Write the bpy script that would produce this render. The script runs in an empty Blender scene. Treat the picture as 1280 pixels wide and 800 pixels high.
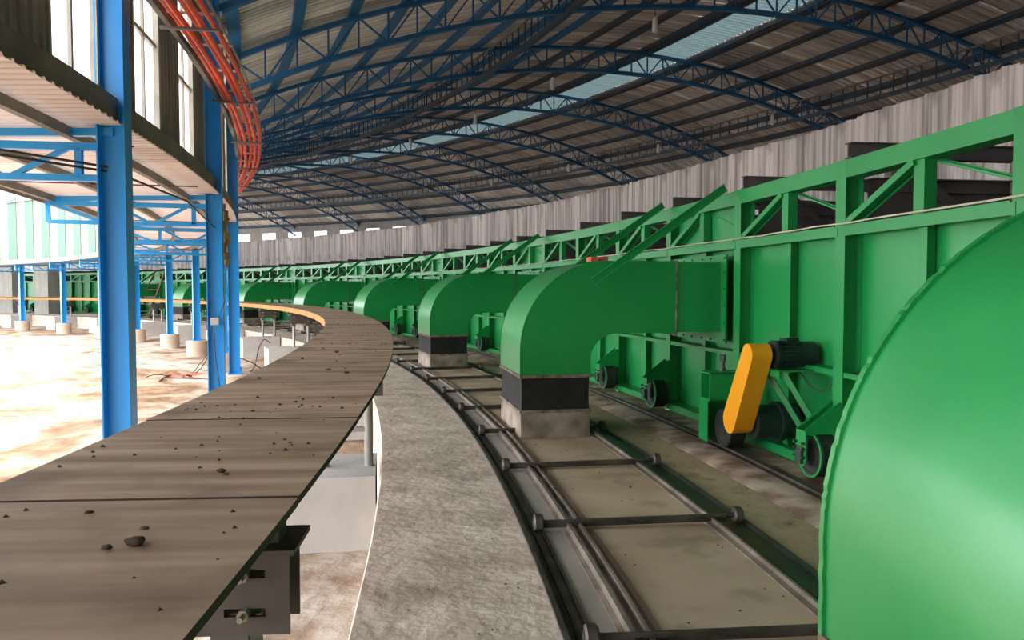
import bpy, bmesh, math, random
from math import sin, cos, pi, radians, sqrt
from mathutils import Vector, Matrix, noise

random.seed(7)
S = bpy.context.scene
COL = S.collection

# ------------------------------------------------------------------ camera, sky, exposure
cam = bpy.data.objects.new('camera', bpy.data.cameras.new('camera'))
COL.objects.link(cam)
cam.location = (57.844, 1.841, 1.7)
cam.rotation_euler = (radians(90 - 2.353), 0, 0)
cam.data.sensor_width = 36
cam.data.lens = 36 * 947.8 / 1280
cam.data.clip_start = 0.05
cam.data.clip_end = 400
S.camera = cam

world = bpy.data.worlds.new('overcast_sky')
S.world = world
world.use_nodes = True
bg = world.node_tree.nodes['Background']
bg.inputs['Color'].default_value = (0.97, 0.985, 1.0, 1)
bg.inputs['Strength'].default_value = 1.0

S.view_settings.view_transform = 'Standard'
S.view_settings.look = 'None'
S.view_settings.gamma = 1
S.view_settings.use_curve_mapping = False
S.view_settings.exposure = 3.05
S.cycles.max_bounces = 10
S.cycles.diffuse_bounces = 6
S.cycles.glossy_bounces = 3
S.cycles.transmission_bounces = 6
S.cycles.sample_clamp_indirect = 6

# ------------------------------------------------------------------ materials
def nmat(name):
    m = bpy.data.materials.new(name)
    m.use_nodes = True
    nt = m.node_tree
    return m, nt, nt.nodes, nt.links, nt.nodes['Principled BSDF']

def ramp(nodes, links, fac, stops):
    r = nodes.new('ShaderNodeValToRGB')
    e = r.color_ramp.elements
    while len(e) < len(stops):
        e.new(0.5)
    for el, (p, c) in zip(e, stops):
        el.position = p
        el.color = (*c, 1)
    links.new(fac, r.inputs['Fac'])
    return r.outputs['Color']

def mat(name, c1, c2=None, rough=0.6, metal=0.0, scale=(3, 3, 3), detail=5, bump=0.0, bscale=None, bdist=0.02,
        vary=0.0, lo=0.35, hi=0.65, spec=0.5, coat=0.0, spots=None, spot_scale=6, spot_at=(0.62, 0.7)):
    """painted / mineral surface: noise between two colours, optional stains, fine relief, slight difference from piece to piece"""
    m, nt, N, L, P = nmat(name)
    tc = N.new('ShaderNodeTexCoord')
    mp = N.new('ShaderNodeMapping')
    mp.inputs['Scale'].default_value = scale
    L.new(tc.outputs['Object'], mp.inputs['Vector'])
    vec = mp.outputs['Vector']
    oi = None
    if vary:
        oi = N.new('ShaderNodeObjectInfo')
        off = N.new('ShaderNodeVectorMath'); off.operation = 'MULTIPLY_ADD'
        cb = N.new('ShaderNodeCombineXYZ')
        mu = N.new('ShaderNodeMath'); mu.operation = 'MULTIPLY'; mu.inputs[1].default_value = 50
        L.new(oi.outputs['Random'], mu.inputs[0])
        for k in range(3):
            L.new(mu.outputs[0], cb.inputs[k])
        ad = N.new('ShaderNodeVectorMath'); ad.operation = 'ADD'
        L.new(vec, ad.inputs[0]); L.new(cb.outputs[0], ad.inputs[1])
        vec = ad.outputs[0]
        N.remove(off)
    no = N.new('ShaderNodeTexNoise')
    no.inputs['Detail'].default_value = detail
    no.inputs['Scale'].default_value = 1
    L.new(vec, no.inputs['Vector'])
    col = ramp(N, L, no.outputs['Fac'], [(lo, c1), (hi, c2 or c1)])
    if spots:
        sn = N.new('ShaderNodeTexNoise')
        sn.inputs['Scale'].default_value = spot_scale
        sn.inputs['Detail'].default_value = 6
        L.new(tc.outputs['Object'], sn.inputs['Vector'])
        f = ramp(N, L, sn.outputs['Fac'], [(spot_at[0], (0, 0, 0)), (spot_at[1], (1, 1, 1))])
        mx = N.new('ShaderNodeMix'); mx.data_type = 'RGBA'
        L.new(f, mx.inputs[0]); L.new(col, mx.inputs[6])
        mx.inputs[7].default_value = (*spots, 1)
        col = mx.outputs[2]
    if vary:
        hs = N.new('ShaderNodeHueSaturation')
        mr = N.new('ShaderNodeMapRange')
        mr.inputs['To Min'].default_value = 1 - vary
        mr.inputs['To Max'].default_value = 1 + vary
        L.new(oi.outputs['Random'], mr.inputs['Value'])
        L.new(mr.outputs[0], hs.inputs['Value'])
        L.new(col, hs.inputs['Color'])
        col = hs.outputs[0]
    L.new(col, P.inputs['Base Color'])
    P.inputs['Roughness'].default_value = rough
    P.inputs['Metallic'].default_value = metal
    P.inputs['Specular IOR Level'].default_value = spec
    P.inputs['Coat Weight'].default_value = coat
    P.inputs['Coat Roughness'].default_value = .3
    if bump:
        bn = N.new('ShaderNodeTexNoise')
        bn.inputs['Detail'].default_value = 6
        bn.inputs['Scale'].default_value = 1
        bm_ = N.new('ShaderNodeMapping')
        bm_.inputs['Scale'].default_value = bscale or scale
        L.new(tc.outputs['Object'], bm_.inputs['Vector'])
        L.new(bm_.outputs['Vector'], bn.inputs['Vector'])
        b = N.new('ShaderNodeBump')
        b.inputs['Strength'].default_value = bump
        b.inputs['Distance'].default_value = bdist
        L.new(bn.outputs['Fac'], b.inputs['Height'])
        L.new(b.outputs[0], P.inputs['Normal'])
    return m

GREEN = mat('green_paint', (0.006, 0.285, 0.062), (0.010, 0.335, 0.078), rough=0.42, scale=(.8, .8, .8), bump=.35, bscale=(1.5, 1.1, 1.5), bdist=.06, spec=.6, coat=.8)
GREENK = mat('green_kiln_paint', (0.008, 0.265, 0.062), (0.013, 0.305, 0.076), rough=0.38, scale=(1.5, 1.5, .6), vary=.06, spec=.55, coat=.15)
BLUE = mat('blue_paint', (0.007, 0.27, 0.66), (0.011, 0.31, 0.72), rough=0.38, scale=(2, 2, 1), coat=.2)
BLUE_SHADED = mat('blue_paint_shaded', (0.008, 0.10, 0.25), (0.013, 0.13, 0.31), rough=0.5, scale=(2, 2, 1))  # same blue as the columns, with the roof shade put into the colour
PURL = mat('brown_blue_purlin', (0.022, 0.055, 0.095), (0.06, 0.06, 0.065), rough=0.6, scale=(.3, .3, .3))
PLY = mat('plywood', (0.24, 0.16, 0.098), (0.54, 0.405, 0.28), rough=0.75, scale=(1.0, 11, 3), detail=10, bump=.3, bdist=.004, vary=.10, lo=.28, hi=.70, spots=(0.17, 0.11, 0.065), spot_scale=2.6, spot_at=(.52, .76))
CONC = mat('rough_concrete', (0.44, 0.345, 0.275), (0.74, 0.62, 0.525), rough=0.9, scale=(2.2, 2.2, 2.2), detail=14, bump=.8, bscale=(11, 11, 11), bdist=.02, lo=.28, hi=.68, spots=(0.36, 0.275, 0.21), spot_scale=2.4, spot_at=(.54, .74))
SLAB = mat('smooth_concrete', (0.42, 0.30, 0.205), (0.58, 0.45, 0.34), rough=0.7, scale=(1.1, 1.1, 1.1), detail=9, vary=.07, spots=(0.25, 0.175, 0.115), spot_scale=2.3, spot_at=(.52, .74))
SANDC = mat('sandy_concrete', (0.34, 0.255, 0.165), (0.50, 0.40, 0.28), rough=0.9, scale=(1.5, 1.5, 1.5), detail=10, bump=.4, bscale=(14, 14, 14), spots=(.25, .18, .12), spot_scale=3, spot_at=(.55, .72))
CURB = mat('kiln_curb', (0.20, 0.125, 0.095), (0.52, 0.41, 0.34), rough=0.9, scale=(2.6, 2.6, 2.6), detail=10, bump=.5, bscale=(12, 12, 12), lo=.40, hi=.62)
BLOCK = mat('block_concrete', (0.44, 0.42, 0.40), (0.54, 0.52, 0.50), rough=0.85, scale=(2, 2, 2))
PED = mat('pedestal_plaster', (0.50, 0.38, 0.29), (0.60, 0.48, 0.38), rough=0.9, scale=(2, 2, 2))
STEEL = mat('dark_rail_steel', (0.045, 0.036, 0.029), (0.125, 0.105, 0.09), rough=0.5, metal=.35, scale=(5, 5, 5), detail=8)
RAILT = mat('worn_rail_steel', (0.20, 0.165, 0.135), (0.38, 0.32, 0.275), rough=0.42, metal=.4, scale=(4, 4, 4), detail=8)
CHANG = mat('green_grey_channel', (0.045, 0.065, 0.05), (0.085, 0.10, 0.08), rough=0.45, metal=.3, scale=(3, 3, 3), detail=6)
PLATE = mat('grey_trough_plate', (0.30, 0.27, 0.235), (0.46, 0.42, 0.375), rough=0.5, metal=.1, scale=(1.3, 1.3, 1.3), detail=7, vary=.05)
DKST = mat('dark_grey_steel', (0.085, 0.079, 0.078), (0.125, 0.118, 0.116), rough=0.6, scale=(2, 2, 2), vary=.1)
BRKT = mat('bracket_steel', (0.075, 0.06, 0.052), (0.12, 0.10, 0.088), rough=0.5, metal=.3, scale=(4, 4, 4))
PIPE = mat('grey_pipe', (0.30, 0.275, 0.26), (0.42, 0.39, 0.37), rough=0.42, metal=.3, scale=(3, 3, 3))
BLACK = mat('black_canvas', (0.007, 0.007, 0.008), (0.018, 0.018, 0.02), rough=0.7, scale=(4, 4, 4), bump=.3, bscale=(3, 3, 5))
RUBBER = mat('black_wheel', (0.012, 0.014, 0.013), (0.035, 0.036, 0.033), rough=0.5, scale=(6, 6, 6))
RUST = mat('rusty_strip', (0.10, 0.075, 0.055), (0.32, 0.27, 0.22), rough=0.7, scale=(9, 9, 9), metal=.2)
COLLAR = mat('dirty_collar', (0.15, 0.115, 0.085), (0.50, 0.415, 0.345), rough=0.9, scale=(2.2, 2.2, 2.2), detail=8, lo=.38, hi=.68)
ORANGE = mat('orange_guard', (0.86, 0.36, 0.012), (0.92, 0.40, 0.018), rough=0.35, scale=(2, 2, 2))
EDGE = mat('orange_edge', (0.42, 0.155, 0.018), (0.56, 0.23, 0.03), rough=0.6, scale=(3, 3, 3))
REDC = mat('orange_red_conduit', (0.80, 0.075, 0.028), (0.90, 0.13, 0.045), rough=0.4, scale=(2, 2, 2))
TRAY = mat('tray_rung', (0.50, 0.46, 0.38), (0.62, 0.58, 0.46), rough=0.5, scale=(5, 5, 5))
WALLG = mat('weathered_sheet', (0.36, 0.325, 0.32), (0.80, 0.755, 0.75), rough=0.6, scale=(.6, 8, .25), detail=6, vary=.17, lo=.35, hi=.58, metal=.1,
            spots=(0.33, .29, .28), spot_scale=1.3, spot_at=(.56, .74))
ROOF = mat('roof_sheet_metal', (0.48, 0.42, 0.36), (0.86, 0.785, 0.70), rough=0.45, metal=.1, scale=(.35, 9, .5), vary=.26, lo=.36, hi=.60)
LINE = mat('grey_lining', (0.24, 0.215, 0.19), (0.36, 0.33, 0.295), rough=0.6, scale=(4, 14, .5), vary=.1)
MINT = mat('mint_sheet', (0.022, 0.092, 0.058), (0.028, 0.102, 0.066), rough=0.5, scale=(1, 1, 1), vary=.04)
SILL = mat('brown_sill_steel', (0.14, 0.118, 0.095), (0.22, 0.19, 0.155), rough=0.6, scale=(2, 2, 2))
FRAME = mat('window_frame', (0.36, 0.33, 0.28), (0.44, 0.40, 0.33), rough=0.5, scale=(4, 4, 4))
WHITE = mat('white_lamp', (0.75, 0.74, 0.72), (0.8, 0.79, 0.77), rough=0.4)
MUD = mat('dry_mud', (0.055, 0.036, 0.025), (0.11, 0.075, 0.055), rough=0.95, scale=(30, 30, 30))
STONE = mat('pale_stone', (0.36, 0.31, 0.27), (0.46, 0.41, 0.37), rough=0.9, scale=(20, 20, 20))
CABLE = mat('black_cable', (0.02, 0.018, 0.018), rough=0.5)
REDB = mat('red_brick', (0.50, 0.10, 0.05), (0.6, 0.15, 0.08), rough=0.8, scale=(20, 20, 20))
WOOD = mat('scaffold_timber', (0.16, 0.11, 0.07), (0.24, 0.17, 0.11), rough=0.85, scale=(6, 6, 2))
MOTOR = mat('motor_casing', (0.010, 0.022, 0.022), (0.02, 0.036, 0.035), rough=0.38, scale=(6, 6, 6))
GREYBOX = mat('switch_box_grey', (0.42, 0.42, 0.38), rough=0.5)
RAG = mat('ochre_rag', (0.30, 0.17, 0.06), (0.42, 0.26, 0.10), rough=0.95, scale=(8, 8, 8), bump=.4, bscale=(20, 20, 20))

def conduit_relief():
    nt = REDC.node_tree; N = nt.nodes; L = nt.links
    uv = N.new('ShaderNodeTexCoord')
    w = N.new('ShaderNodeTexWave'); w.bands_direction = 'X'
    w.inputs['Scale'].default_value = 6
    mp = N.new('ShaderNodeMapping'); mp.inputs['Scale'].default_value = (40, 1, 1)
    L.new(uv.outputs['UV'], mp.inputs['Vector']); L.new(mp.outputs[0], w.inputs['Vector'])
    b = N.new('ShaderNodeBump'); b.inputs['Strength'].default_value = .4; b.inputs['Distance'].default_value = .01
    L.new(w.outputs['Fac'], b.inputs['Height']); L.new(b.outputs[0], N['Principled BSDF'].inputs['Normal'])
conduit_relief()

def sheet_glass(name, colour, amount):
    """pale plastic glazing: scatters daylight and lets some of it straight through"""
    m, nt, N, L, P = nmat(name)
    out = N['Material Output']
    tr = N.new('ShaderNodeBsdfTranslucent'); tr.inputs[0].default_value = (*colour, 1)
    tp = N.new('ShaderNodeBsdfTransparent'); tp.inputs[0].default_value = (*colour, 1)
    gl = N.new('ShaderNodeBsdfGlossy'); gl.inputs['Roughness'].default_value = .25
    m1 = N.new('ShaderNodeMixShader'); m1.inputs[0].default_value = amount
    m2 = N.new('ShaderNodeMixShader'); m2.inputs[0].default_value = .06
    df = N.new('ShaderNodeBsdfDiffuse'); df.inputs[0].default_value = (*colour, 1)
    m0 = N.new('ShaderNodeMixShader'); m0.inputs[0].default_value = .4
    L.new(tr.outputs[0], m0.inputs[1]); L.new(df.outputs[0], m0.inputs[2])
    L.new(m0.outputs[0], m1.inputs[1]); L.new(tp.outputs[0], m1.inputs[2])
    L.new(m1.outputs[0], m2.inputs[1]); L.new(gl.outputs[0], m2.inputs[2])
    L.new(m2.outputs[0], out.inputs['Surface'])
    return m
PANE = sheet_glass('window_pane', (0.95, 0.96, 0.97), .3)
SKYL = sheet_glass('skylight_sheet', (0.05, 0.072, 0.075), .04)

def canopy_plastic():
    m, nt, N, L, P = nmat('canopy_sheet')
    oi = N.new('ShaderNodeObjectInfo')
    col = ramp(N, L, oi.outputs['Random'], [(0, (.62, .50, .45)), (1, (.78, .66, .60))])
    P.inputs['Roughness'].default_value = .5
    L.new(col, P.inputs['Base Color'])
    tr = N.new('ShaderNodeBsdfTranslucent'); L.new(col, tr.inputs[0])
    mx = N.new('ShaderNodeMixShader'); mx.inputs[0].default_value = .085
    L.new(P.outputs[0], mx.inputs[1]); L.new(tr.outputs[0], mx.inputs[2]); L.new(mx.outputs[0], N['Material Output'].inputs['Surface'])
    return m
CANS = canopy_plastic()

def sand_material():
    m, nt, N, L, P = nmat('court_sand')
    tc = N.new('ShaderNodeTexCoord')
    a = N.new('ShaderNodeTexNoise'); a.inputs['Scale'].default_value = .22; a.inputs['Detail'].default_value = 8
    b = N.new('ShaderNodeTexNoise'); b.inputs['Scale'].default_value = 2.2; b.inputs['Detail'].default_value = 12
    L.new(tc.outputs['Object'], a.inputs['Vector']); L.new(tc.outputs['Object'], b.inputs['Vector'])
    a.inputs['Scale'].default_value = .45; a.inputs['Distortion'].default_value = 1.2
    c1 = ramp(N, L, a.outputs['Fac'], [(.44, (.54, .48, .42)), (.53, (.44, .335, .25)), (.62, (.30, .20, .13))])
    c2 = ramp(N, L, b.outputs['Fac'], [(.32, (.50, .37, .28)), (.58, (1, 1, 1))])
    mx = N.new('ShaderNodeMix'); mx.data_type = 'RGBA'; mx.blend_type = 'MULTIPLY'; mx.inputs[0].default_value = .8
    L.new(c1, mx.inputs[6]); L.new(c2, mx.inputs[7])
    L.new(mx.outputs[2], P.inputs['Base Color'])
    P.inputs['Roughness'].default_value = 1; P.inputs['Specular IOR Level'].default_value = .1
    bp = N.new('ShaderNodeBump'); bp.inputs['Strength'].default_value = 1; bp.inputs['Distance'].default_value = .12
    L.new(b.outputs['Fac'], bp.inputs['Height']); L.new(bp.outputs[0], P.inputs['Normal'])
    return m
SAND = sand_material()

# ------------------------------------------------------------------ mesh helpers
def pol(R, deg, z=0.0):
    a = radians(deg)
    return Vector((R * cos(a), R * sin(a), z))

class MB:
    def __init__(s): s.v = []; s.f = []; s.mi = []; s.uv = None
    def add(s, vs, fs, m=0):
        b = len(s.v); s.v += [tuple(x) for x in vs]
        s.f += [tuple(i + b for i in q) for q in fs]; s.mi += [m] * len(fs); return s
    def box(s, x0, x1, y0, y1, z0, z1, m=0):
        return s.add([(x0,y0,z0),(x1,y0,z0),(x1,y1,z0),(x0,y1,z0),(x0,y0,z1),(x1,y0,z1),(x1,y1,z1),(x0,y1,z1)],
                     [(0,3,2,1),(4,5,6,7),(0,1,5,4),(1,2,6,5),(2,3,7,6),(3,0,4,7)], m)
    def bar(s, a, b, w, h, up=(0, 0, 1), m=0):
        a = Vector(a); b = Vector(b); d = (b - a).normalized(); u = Vector(up)
        if abs(d.dot(u)) > .98: u = Vector((1, 0, 0))
        r = d.cross(u).normalized() * (w / 2); t = r.cross(d).normalized() * (h / 2)
        v = [p + i * r + j * t for p in (a, b) for i, j in ((-1,-1),(1,-1),(1,1),(-1,1))]
        return s.add(v, [(0,1,2,3),(7,6,5,4),(0,4,5,1),(1,5,6,2),(2,6,7,3),(3,7,4,0)], m)
    def tube(s, pts, r, n=8, m=0, cap=True):
        pts = [Vector(p) for p in pts]; k = len(pts); vs = []
        for i, p in enumerate(pts):
            d = (pts[min(i+1, k-1)] - pts[max(i-1, 0)]).normalized()
            u = Vector((0, 0, 1)) if abs(d.z) < .9 else Vector((1, 0, 0))
            a = d.cross(u).normalized(); b = a.cross(d)
            rr = r[i] if isinstance(r, (list, tuple)) else r
            vs += [p + rr * (cos(2*pi*j/n) * a + sin(2*pi*j/n) * b) for j in range(n)]
        fs = [(i*n+j, i*n+(j+1) % n, (i+1)*n+(j+1) % n, (i+1)*n+j) for i in range(k-1) for j in range(n)]
        if cap: fs += [tuple(range(n))[::-1], tuple((k-1)*n+j for j in range(n))]
        return s.add(vs, fs, m)
    def cyl(s, a, b, r, n=12, m=0): return s.tube([a, b], r, n, m)
    def prism(s, poly, axis, a0, a1, m=0):
        """polygon in the two other axes, extruded along axis"""
        def P(q, a):
            if axis == 0: return (a, q[0], q[1])
            if axis == 1: return (q[0], a, q[1])
            return (q[0], q[1], a)
        n = len(poly)
        return s.add([P(q, a0) for q in poly] + [P(q, a1) for q in poly],
                     [tuple(range(n))[::-1], tuple(range(n, 2*n))] + [(i, (i+1) % n, n+(i+1) % n, n+i) for i in range(n)], m)
    def arc(s, R1, R2, z1, z2, t1, t2, n=8, R0=0, m=0, caps=True):
        """ring sector (degrees) with rectangular section, local frame moved so that R0 is x=0"""
        vs = []
        for i in range(n + 1):
            a = radians(t1 + (t2 - t1) * i / n)
            for R, z in ((R1, z1), (R2, z1), (R2, z2), (R1, z2)):
                vs.append((R * cos(a) - R0, R * sin(a), z))
        fs = [(i*4+j, i*4+(j+1) % 4, i*4+4+(j+1) % 4, i*4+4+j) for i in range(n) for j in range(4)]
        if caps: fs += [(3,2,1,0), (n*4, n*4+1, n*4+2, n*4+3)]
        return s.add(vs, fs, m)
    def strip(s, rows, m=0):
        """grid of points"""
        k = len(rows[0]); vs = [p for r in rows for p in r]
        return s.add(vs, [(i*k+j, i*k+j+1, (i+1)*k+j+1, (i+1)*k+j) for i in range(len(rows)-1) for j in range(k-1)], m)
    def mesh(s, name, mats, smooth=False, fix=True):
        me = bpy.data.meshes.new(name)
        me.from_pydata(s.v, [], s.f)
        for x in (mats if isinstance(mats, (list, tuple)) else [mats]): me.materials.append(x)
        if max(s.mi or [0]): me.polygons.foreach_set('material_index', s.mi)
        if fix:
            bm = bmesh.new(); bm.from_mesh(me); bmesh.ops.recalc_face_normals(bm, faces=bm.faces); bm.to_mesh(me); bm.free()
        if smooth:
            me.polygons.foreach_set('use_smooth', [True] * len(me.polygons))
            try: me.set_sharp_from_angle(angle=radians(35))
            except Exception: pass
        me.update()
        return me

def obj(name, me, parent=None, loc=(0, 0, 0), rz=0.0, kind=None, label=None):
    o = bpy.data.objects.new(name, me)
    COL.objects.link(o)
    o.location = loc; o.rotation_euler = (0, 0, rz)
    if parent: o.parent = parent
    if kind: o['kind'] = kind
    if label: o['label'] = label
    return o
def thing(name, label, cat, R=0, deg=0, z=0, group=None, me=None):
    o = obj(name, me, None, pol(R, deg, z), radians(deg))
    o['label'] = label; o['category'] = cat
    if group: o['group'] = group
    return o
def struct(name, me=None):
    return obj(name, me, None, kind='structure')
def on_ring(o, R, deg, z=0, base=0):
    """place a part in a parent frame whose origin is at ring radius base"""
    p = pol(R, deg, z); o.location = (p.x - base, p.y, p.z); o.rotation_euler = (0, 0, radians(deg)); return o
def copy_thing(root, label, R=None, deg=0, z=None):
    r = root.copy(); COL.objects.link(r); r['label'] = label
    zz = root.location.z if z is None else z
    RR = R if R is not None else sqrt(root.location.x ** 2 + root.location.y ** 2)
    r.location = pol(RR, deg, zz); r.rotation_euler = (0, 0, radians(deg))
    for ch in root.children:
        c = ch.copy(); COL.objects.link(c); c.parent = r
        for g in ch.children:
            d = g.copy(); COL.objects.link(d); d.parent = c
    return r
ORD = ['first', 'second', 'third', 'fourth', 'fifth', 'sixth', 'seventh', 'eighth', 'ninth', 'tenth', 'eleventh', 'twelfth', 'thirteenth',
       'fourteenth', 'fifteenth', 'sixteenth', 'seventeenth', 'eighteenth', 'nineteenth', 'twentieth']
def nth(k):
    if k < 20: return ORD[k]
    t = ['twenty', 'thirty', 'forty', 'fifty'][(k + 1) // 10 - 2]
    u = (k + 1) % 10
    return (t[:-1] + 'ieth') if u == 0 else t + '-' + ORD[u - 1]

# ------------------------------------------------------------------ ground and floor
def zsand(R, t):
    x, y = R * cos(radians(t)), R * sin(radians(t))
    z = -.80 + .05 * noise.noise((x * .35, y * .35, 0)) + .03 * noise.noise((x * 1.3, y * 1.3, 3))
    k = math.exp(-((R - 47) / 5.5) ** 2) * math.exp(-((t - 30) / 14) ** 2)
    z += k * (.20 + .24 * noise.noise((x * .8, y * .8, 7)) + .14 * noise.noise((x * 2.1, y * 2.1, 9)))
    k2 = math.exp(-((R - 52.5) / 1.8) ** 2) * math.exp(-((t - 27) / 8) ** 2)
    z += k2 * (.12 + .16 * noise.noise((x * 1.9, y * 1.9, 17)))
    if R > 55.5: z += (.13) * min(1, (R - 55.5) / 1.2)
    return z
Rs = [0, 8, 15, 20, 24, 27, 30, 33] + [35 + .8 * i for i in range(13)] + [45.6 + .38 * i for i in range(31)] 
Rs = [r for r in Rs if r < 57.2] + [57.26]
Ts = [-60 + 4 * i for i in range(14)] + [-4 + .5 * i for i in range(147)] + [72 + 4 * i for i in range(10)]
m = MB(); m.strip([[pol(R, t, zsand(R, t)) for R in Rs] for t in Ts])
struct('ground', m.mesh('ground', SAND, smooth=True, fix=False))

m = MB()
rows = []
T2 = [-70 + 1.0 * i for i in range(60)] + [-10 + .5 * i for i in range(181)]
for t in T2:
    w = .010 * noise.noise((t * 1.7, 0, 0)) + .006 * noise.noise((t * 6, 0, 4))
    e = 57.30 + w
    r = [pol(e - .02, t, -1.0), pol(e, t, -.03), pol(e + .014, t, 0.0)]
    for R in (57.5, 57.75, 58.0, 58.2, 58.36):
        r.append(pol(R, t, .012 * noise.noise((R * 2, t * 2.2, 1)) - .004 if R < 58.3 else 0))
    rows.append(r)
m.strip(rows)
floor = struct('floor')
obj('concrete_apron', m.mesh('apron', CONC, smooth=True, fix=False), floor)
m = MB(); m.arc(58.34, 60.06, -.4, -.075, -70, 80, 300); obj('trough_bed', m.mesh('trough', SLAB), floor)
m = MB(); m.arc(60.02, 60.52, -.4, -.012, -70, 80, 300); obj('sand_strip', m.mesh('sandstrip', SANDC), floor)
m = MB(); m.arc(61.2, 86, -.4, -.03, -70, 80, 150); obj('kiln_bay_floor', m.mesh('kilnfloor', CONC), floor)
# slabs between the axles of the roller track (loose concrete lids on the trough)
AX0, AXS = 5.27, 1.743
m = MB(); m.arc(58.86, 59.70, -.06, -.005, .03, AXS - .03, 4, R0=0)
slab_me = m.mesh('slab', SLAB)
m = MB(); m.arc(58.50, 58.665, -.06, -.022, .01, AXS - .01, 4)
plate_me = m.mesh('trough_plate', PLATE)
for k in range(-4, 40):
    obj('concrete_slab', slab_me, floor, rz=radians(AX0 + AXS * k))
    obj('steel_plate', plate_me, floor, rz=radians(AX0 + AXS * k))

# kiln track curb with its rail
kc = struct('trim_1')
m = MB(); rows = []
for i in range(441):
    t = -30 + .25 * i
    a = .02 * noise.noise((t * 3, 1, 0)); b = .018 * noise.noise((t * 5, 7, 0))
    rows.append([pol(60.42 + 2 * a, t, -.03), pol(60.50 + a, t, .012 + b), pol(60.70 + a, t, .03 + b * .6), pol(61.25, t, .02)])
m.strip(rows); obj('curb', m.mesh('curb', CURB, smooth=True, fix=False), kc)
m = MB(); m.arc(60.84, 60.90, .0, .055, -30, 80, 330); m.arc(60.78, 60.96, .0, .034, -30, 80, 330)
o = obj('kiln_rail', m.mesh('kiln_rail', STEEL)); o['label'] = 'brown steel rail under the green kiln wheels, in a dirty curb'; o['category'] = 'rail'

# ------------------------------------------------------------------ roller track
def ring_thing(name, label, cat, secs, material, n=330, t1=-30, t2=80):
    m = MB()
    for s_ in secs: m.arc(*s_, t1, t2, n)
    o = obj(name, m.mesh(name, material)); o['label'] = label; o['category'] = cat
    return o
ring_thing('channel_rail', 'narrow steel channel rail along the edge of the pale concrete apron', 'rail',
           [(58.345, 58.375, -.05, .02), (58.375, 58.50, -.05, -.03), (58.43, 58.47, -.03, -.012), (58.495, 58.51, -.05, -.012)], STEEL)
ring_thing('double_rail', 'twin worn steel strips running beside the concrete slabs of the trough', 'rail',
           [(58.675, 58.70, -.05, .035), (58.70, 58.755, -.05, -.02), (58.755, 58.775, -.05, .035), (58.64, 58.675, -.05, -.014)], RAILT)
ring_thing('lip_rail', 'single worn steel strip on the kiln side of the concrete slabs', 'rail',
           [(59.745, 59.765, -.05, .035), (59.70, 59.745, -.05, .005)], RAILT)
ring_thing('edge_channel', 'wide dark green steel channel beside the sandy strip and roller wheels', 'rail',
           [(59.765, 59.99, -.05, -.022), (59.785, 59.80, -.03, .03), (59.99, 60.02, -.05, .005)], CHANG)

def wheel_mesh(x0, x1, r, mat_, hub=.4, n=20, bev=.012):
    """solid wheel, axis along x, centre at origin"""
    prof = [(x0, hub*r), (x0 + .006, hub*r), (x0 + .006, .78*r), (x0, .8*r), (x0, r - bev), (x0 + bev, r), (x1 - bev, r), (x1, r - bev), (x1, .8*r), (x1 - .006, .78*r), (x1 - .006, hub*r), (x1, hub*r)]
    m = MB(); vs = []; k = len(prof)
    for i in range(n):
        a = 2*pi*i/n
        vs += [(x, r_*cos(a), r_*sin(a)) for x, r_ in prof]
    fs = [(i*k+j, i*k+j+1, ((i+1) % n)*k+j+1, ((i+1) % n)*k+j) for i in range(n) for j in range(k-1)]
    fs += [tuple(i*k for i in range(n)), tuple(i*k+k-1 for i in range(n))]
    m.add(vs, fs); return m.mesh('wheel', mat_)
rw = wheel_mesh(-.035, .035, .062, STEEL)
m = MB(); m.box(-.70, .66, -.012, .012, .045, .062); m.box(-.70, .66, .010, .016, .005, .062); axle_me = m.mesh('axle_bar', STEEL)
spin_me = MB().cyl((-.04, 0, .05), (.04, 0, .05), .02, 10).mesh('spindle', STEEL)
for k in range(-2, 30):
    d = AX0 + AXS * k
    if k < 0: lb = 'steel axle of the roller track, %s one below the picture edge' % nth(-k - 1)
    else: lb = 'dark steel axle with two roller wheels, %s from the photo bottom' % nth(k)
    t = thing('roller_axle', lb, 'axle', 59.20, d, 0, 'roller axles across the floor track')
    obj('axle_bar', axle_me, t); obj('spindle', spin_me, t, (-.72, 0, 0)); obj('spindle', spin_me, t, (.69, 0, 0))
    obj('roller_wheel', rw, t, (-.735, 0, .05)); obj('roller_wheel', rw, t, (.735, 0, .05))

# ------------------------------------------------------------------ walkway
wk = thing('walkway', 'raised curving walkway decked with worn plywood sheets', 'walkway')
WP0, WPS = 3.72, 1.165
m = MB()
rows = []
m.arc(56.602, 57.429, 1.160, 1.18, .006, WPS - .006, 6)
ply_me = m.mesh('plywood_sheet', [PLY, mat('plywood_edge', (.05, .035, .025), (.09, .065, .045), rough=.9)])
for p_ in ply_me.polygons: p_.material_index = 0 if p_.normal.z > .7 else 1
for k in range(-12, 62):
    o = obj('plywood_sheet', ply_me, wk, (0, 0, random.uniform(-.003, .003)), radians(WP0 + WPS * k))
m = MB(); m.arc(56.606, 56.625, 1.03, 1.158, -15, 78, 280); m.arc(56.625, 56.68, 1.03, 1.042, -15, 78, 280)
obj('edge_board', m.mesh('edge_board', EDGE), wk, label='orange painted edge board on the court side')
m = MB()
for R in (56.74, 56.98, 57.24):
    obj('stringer', MB().arc(R - .025, R + .025, 1.08, 1.159, -15, 78, 280).mesh('stringer', DKST), wk)

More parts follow.
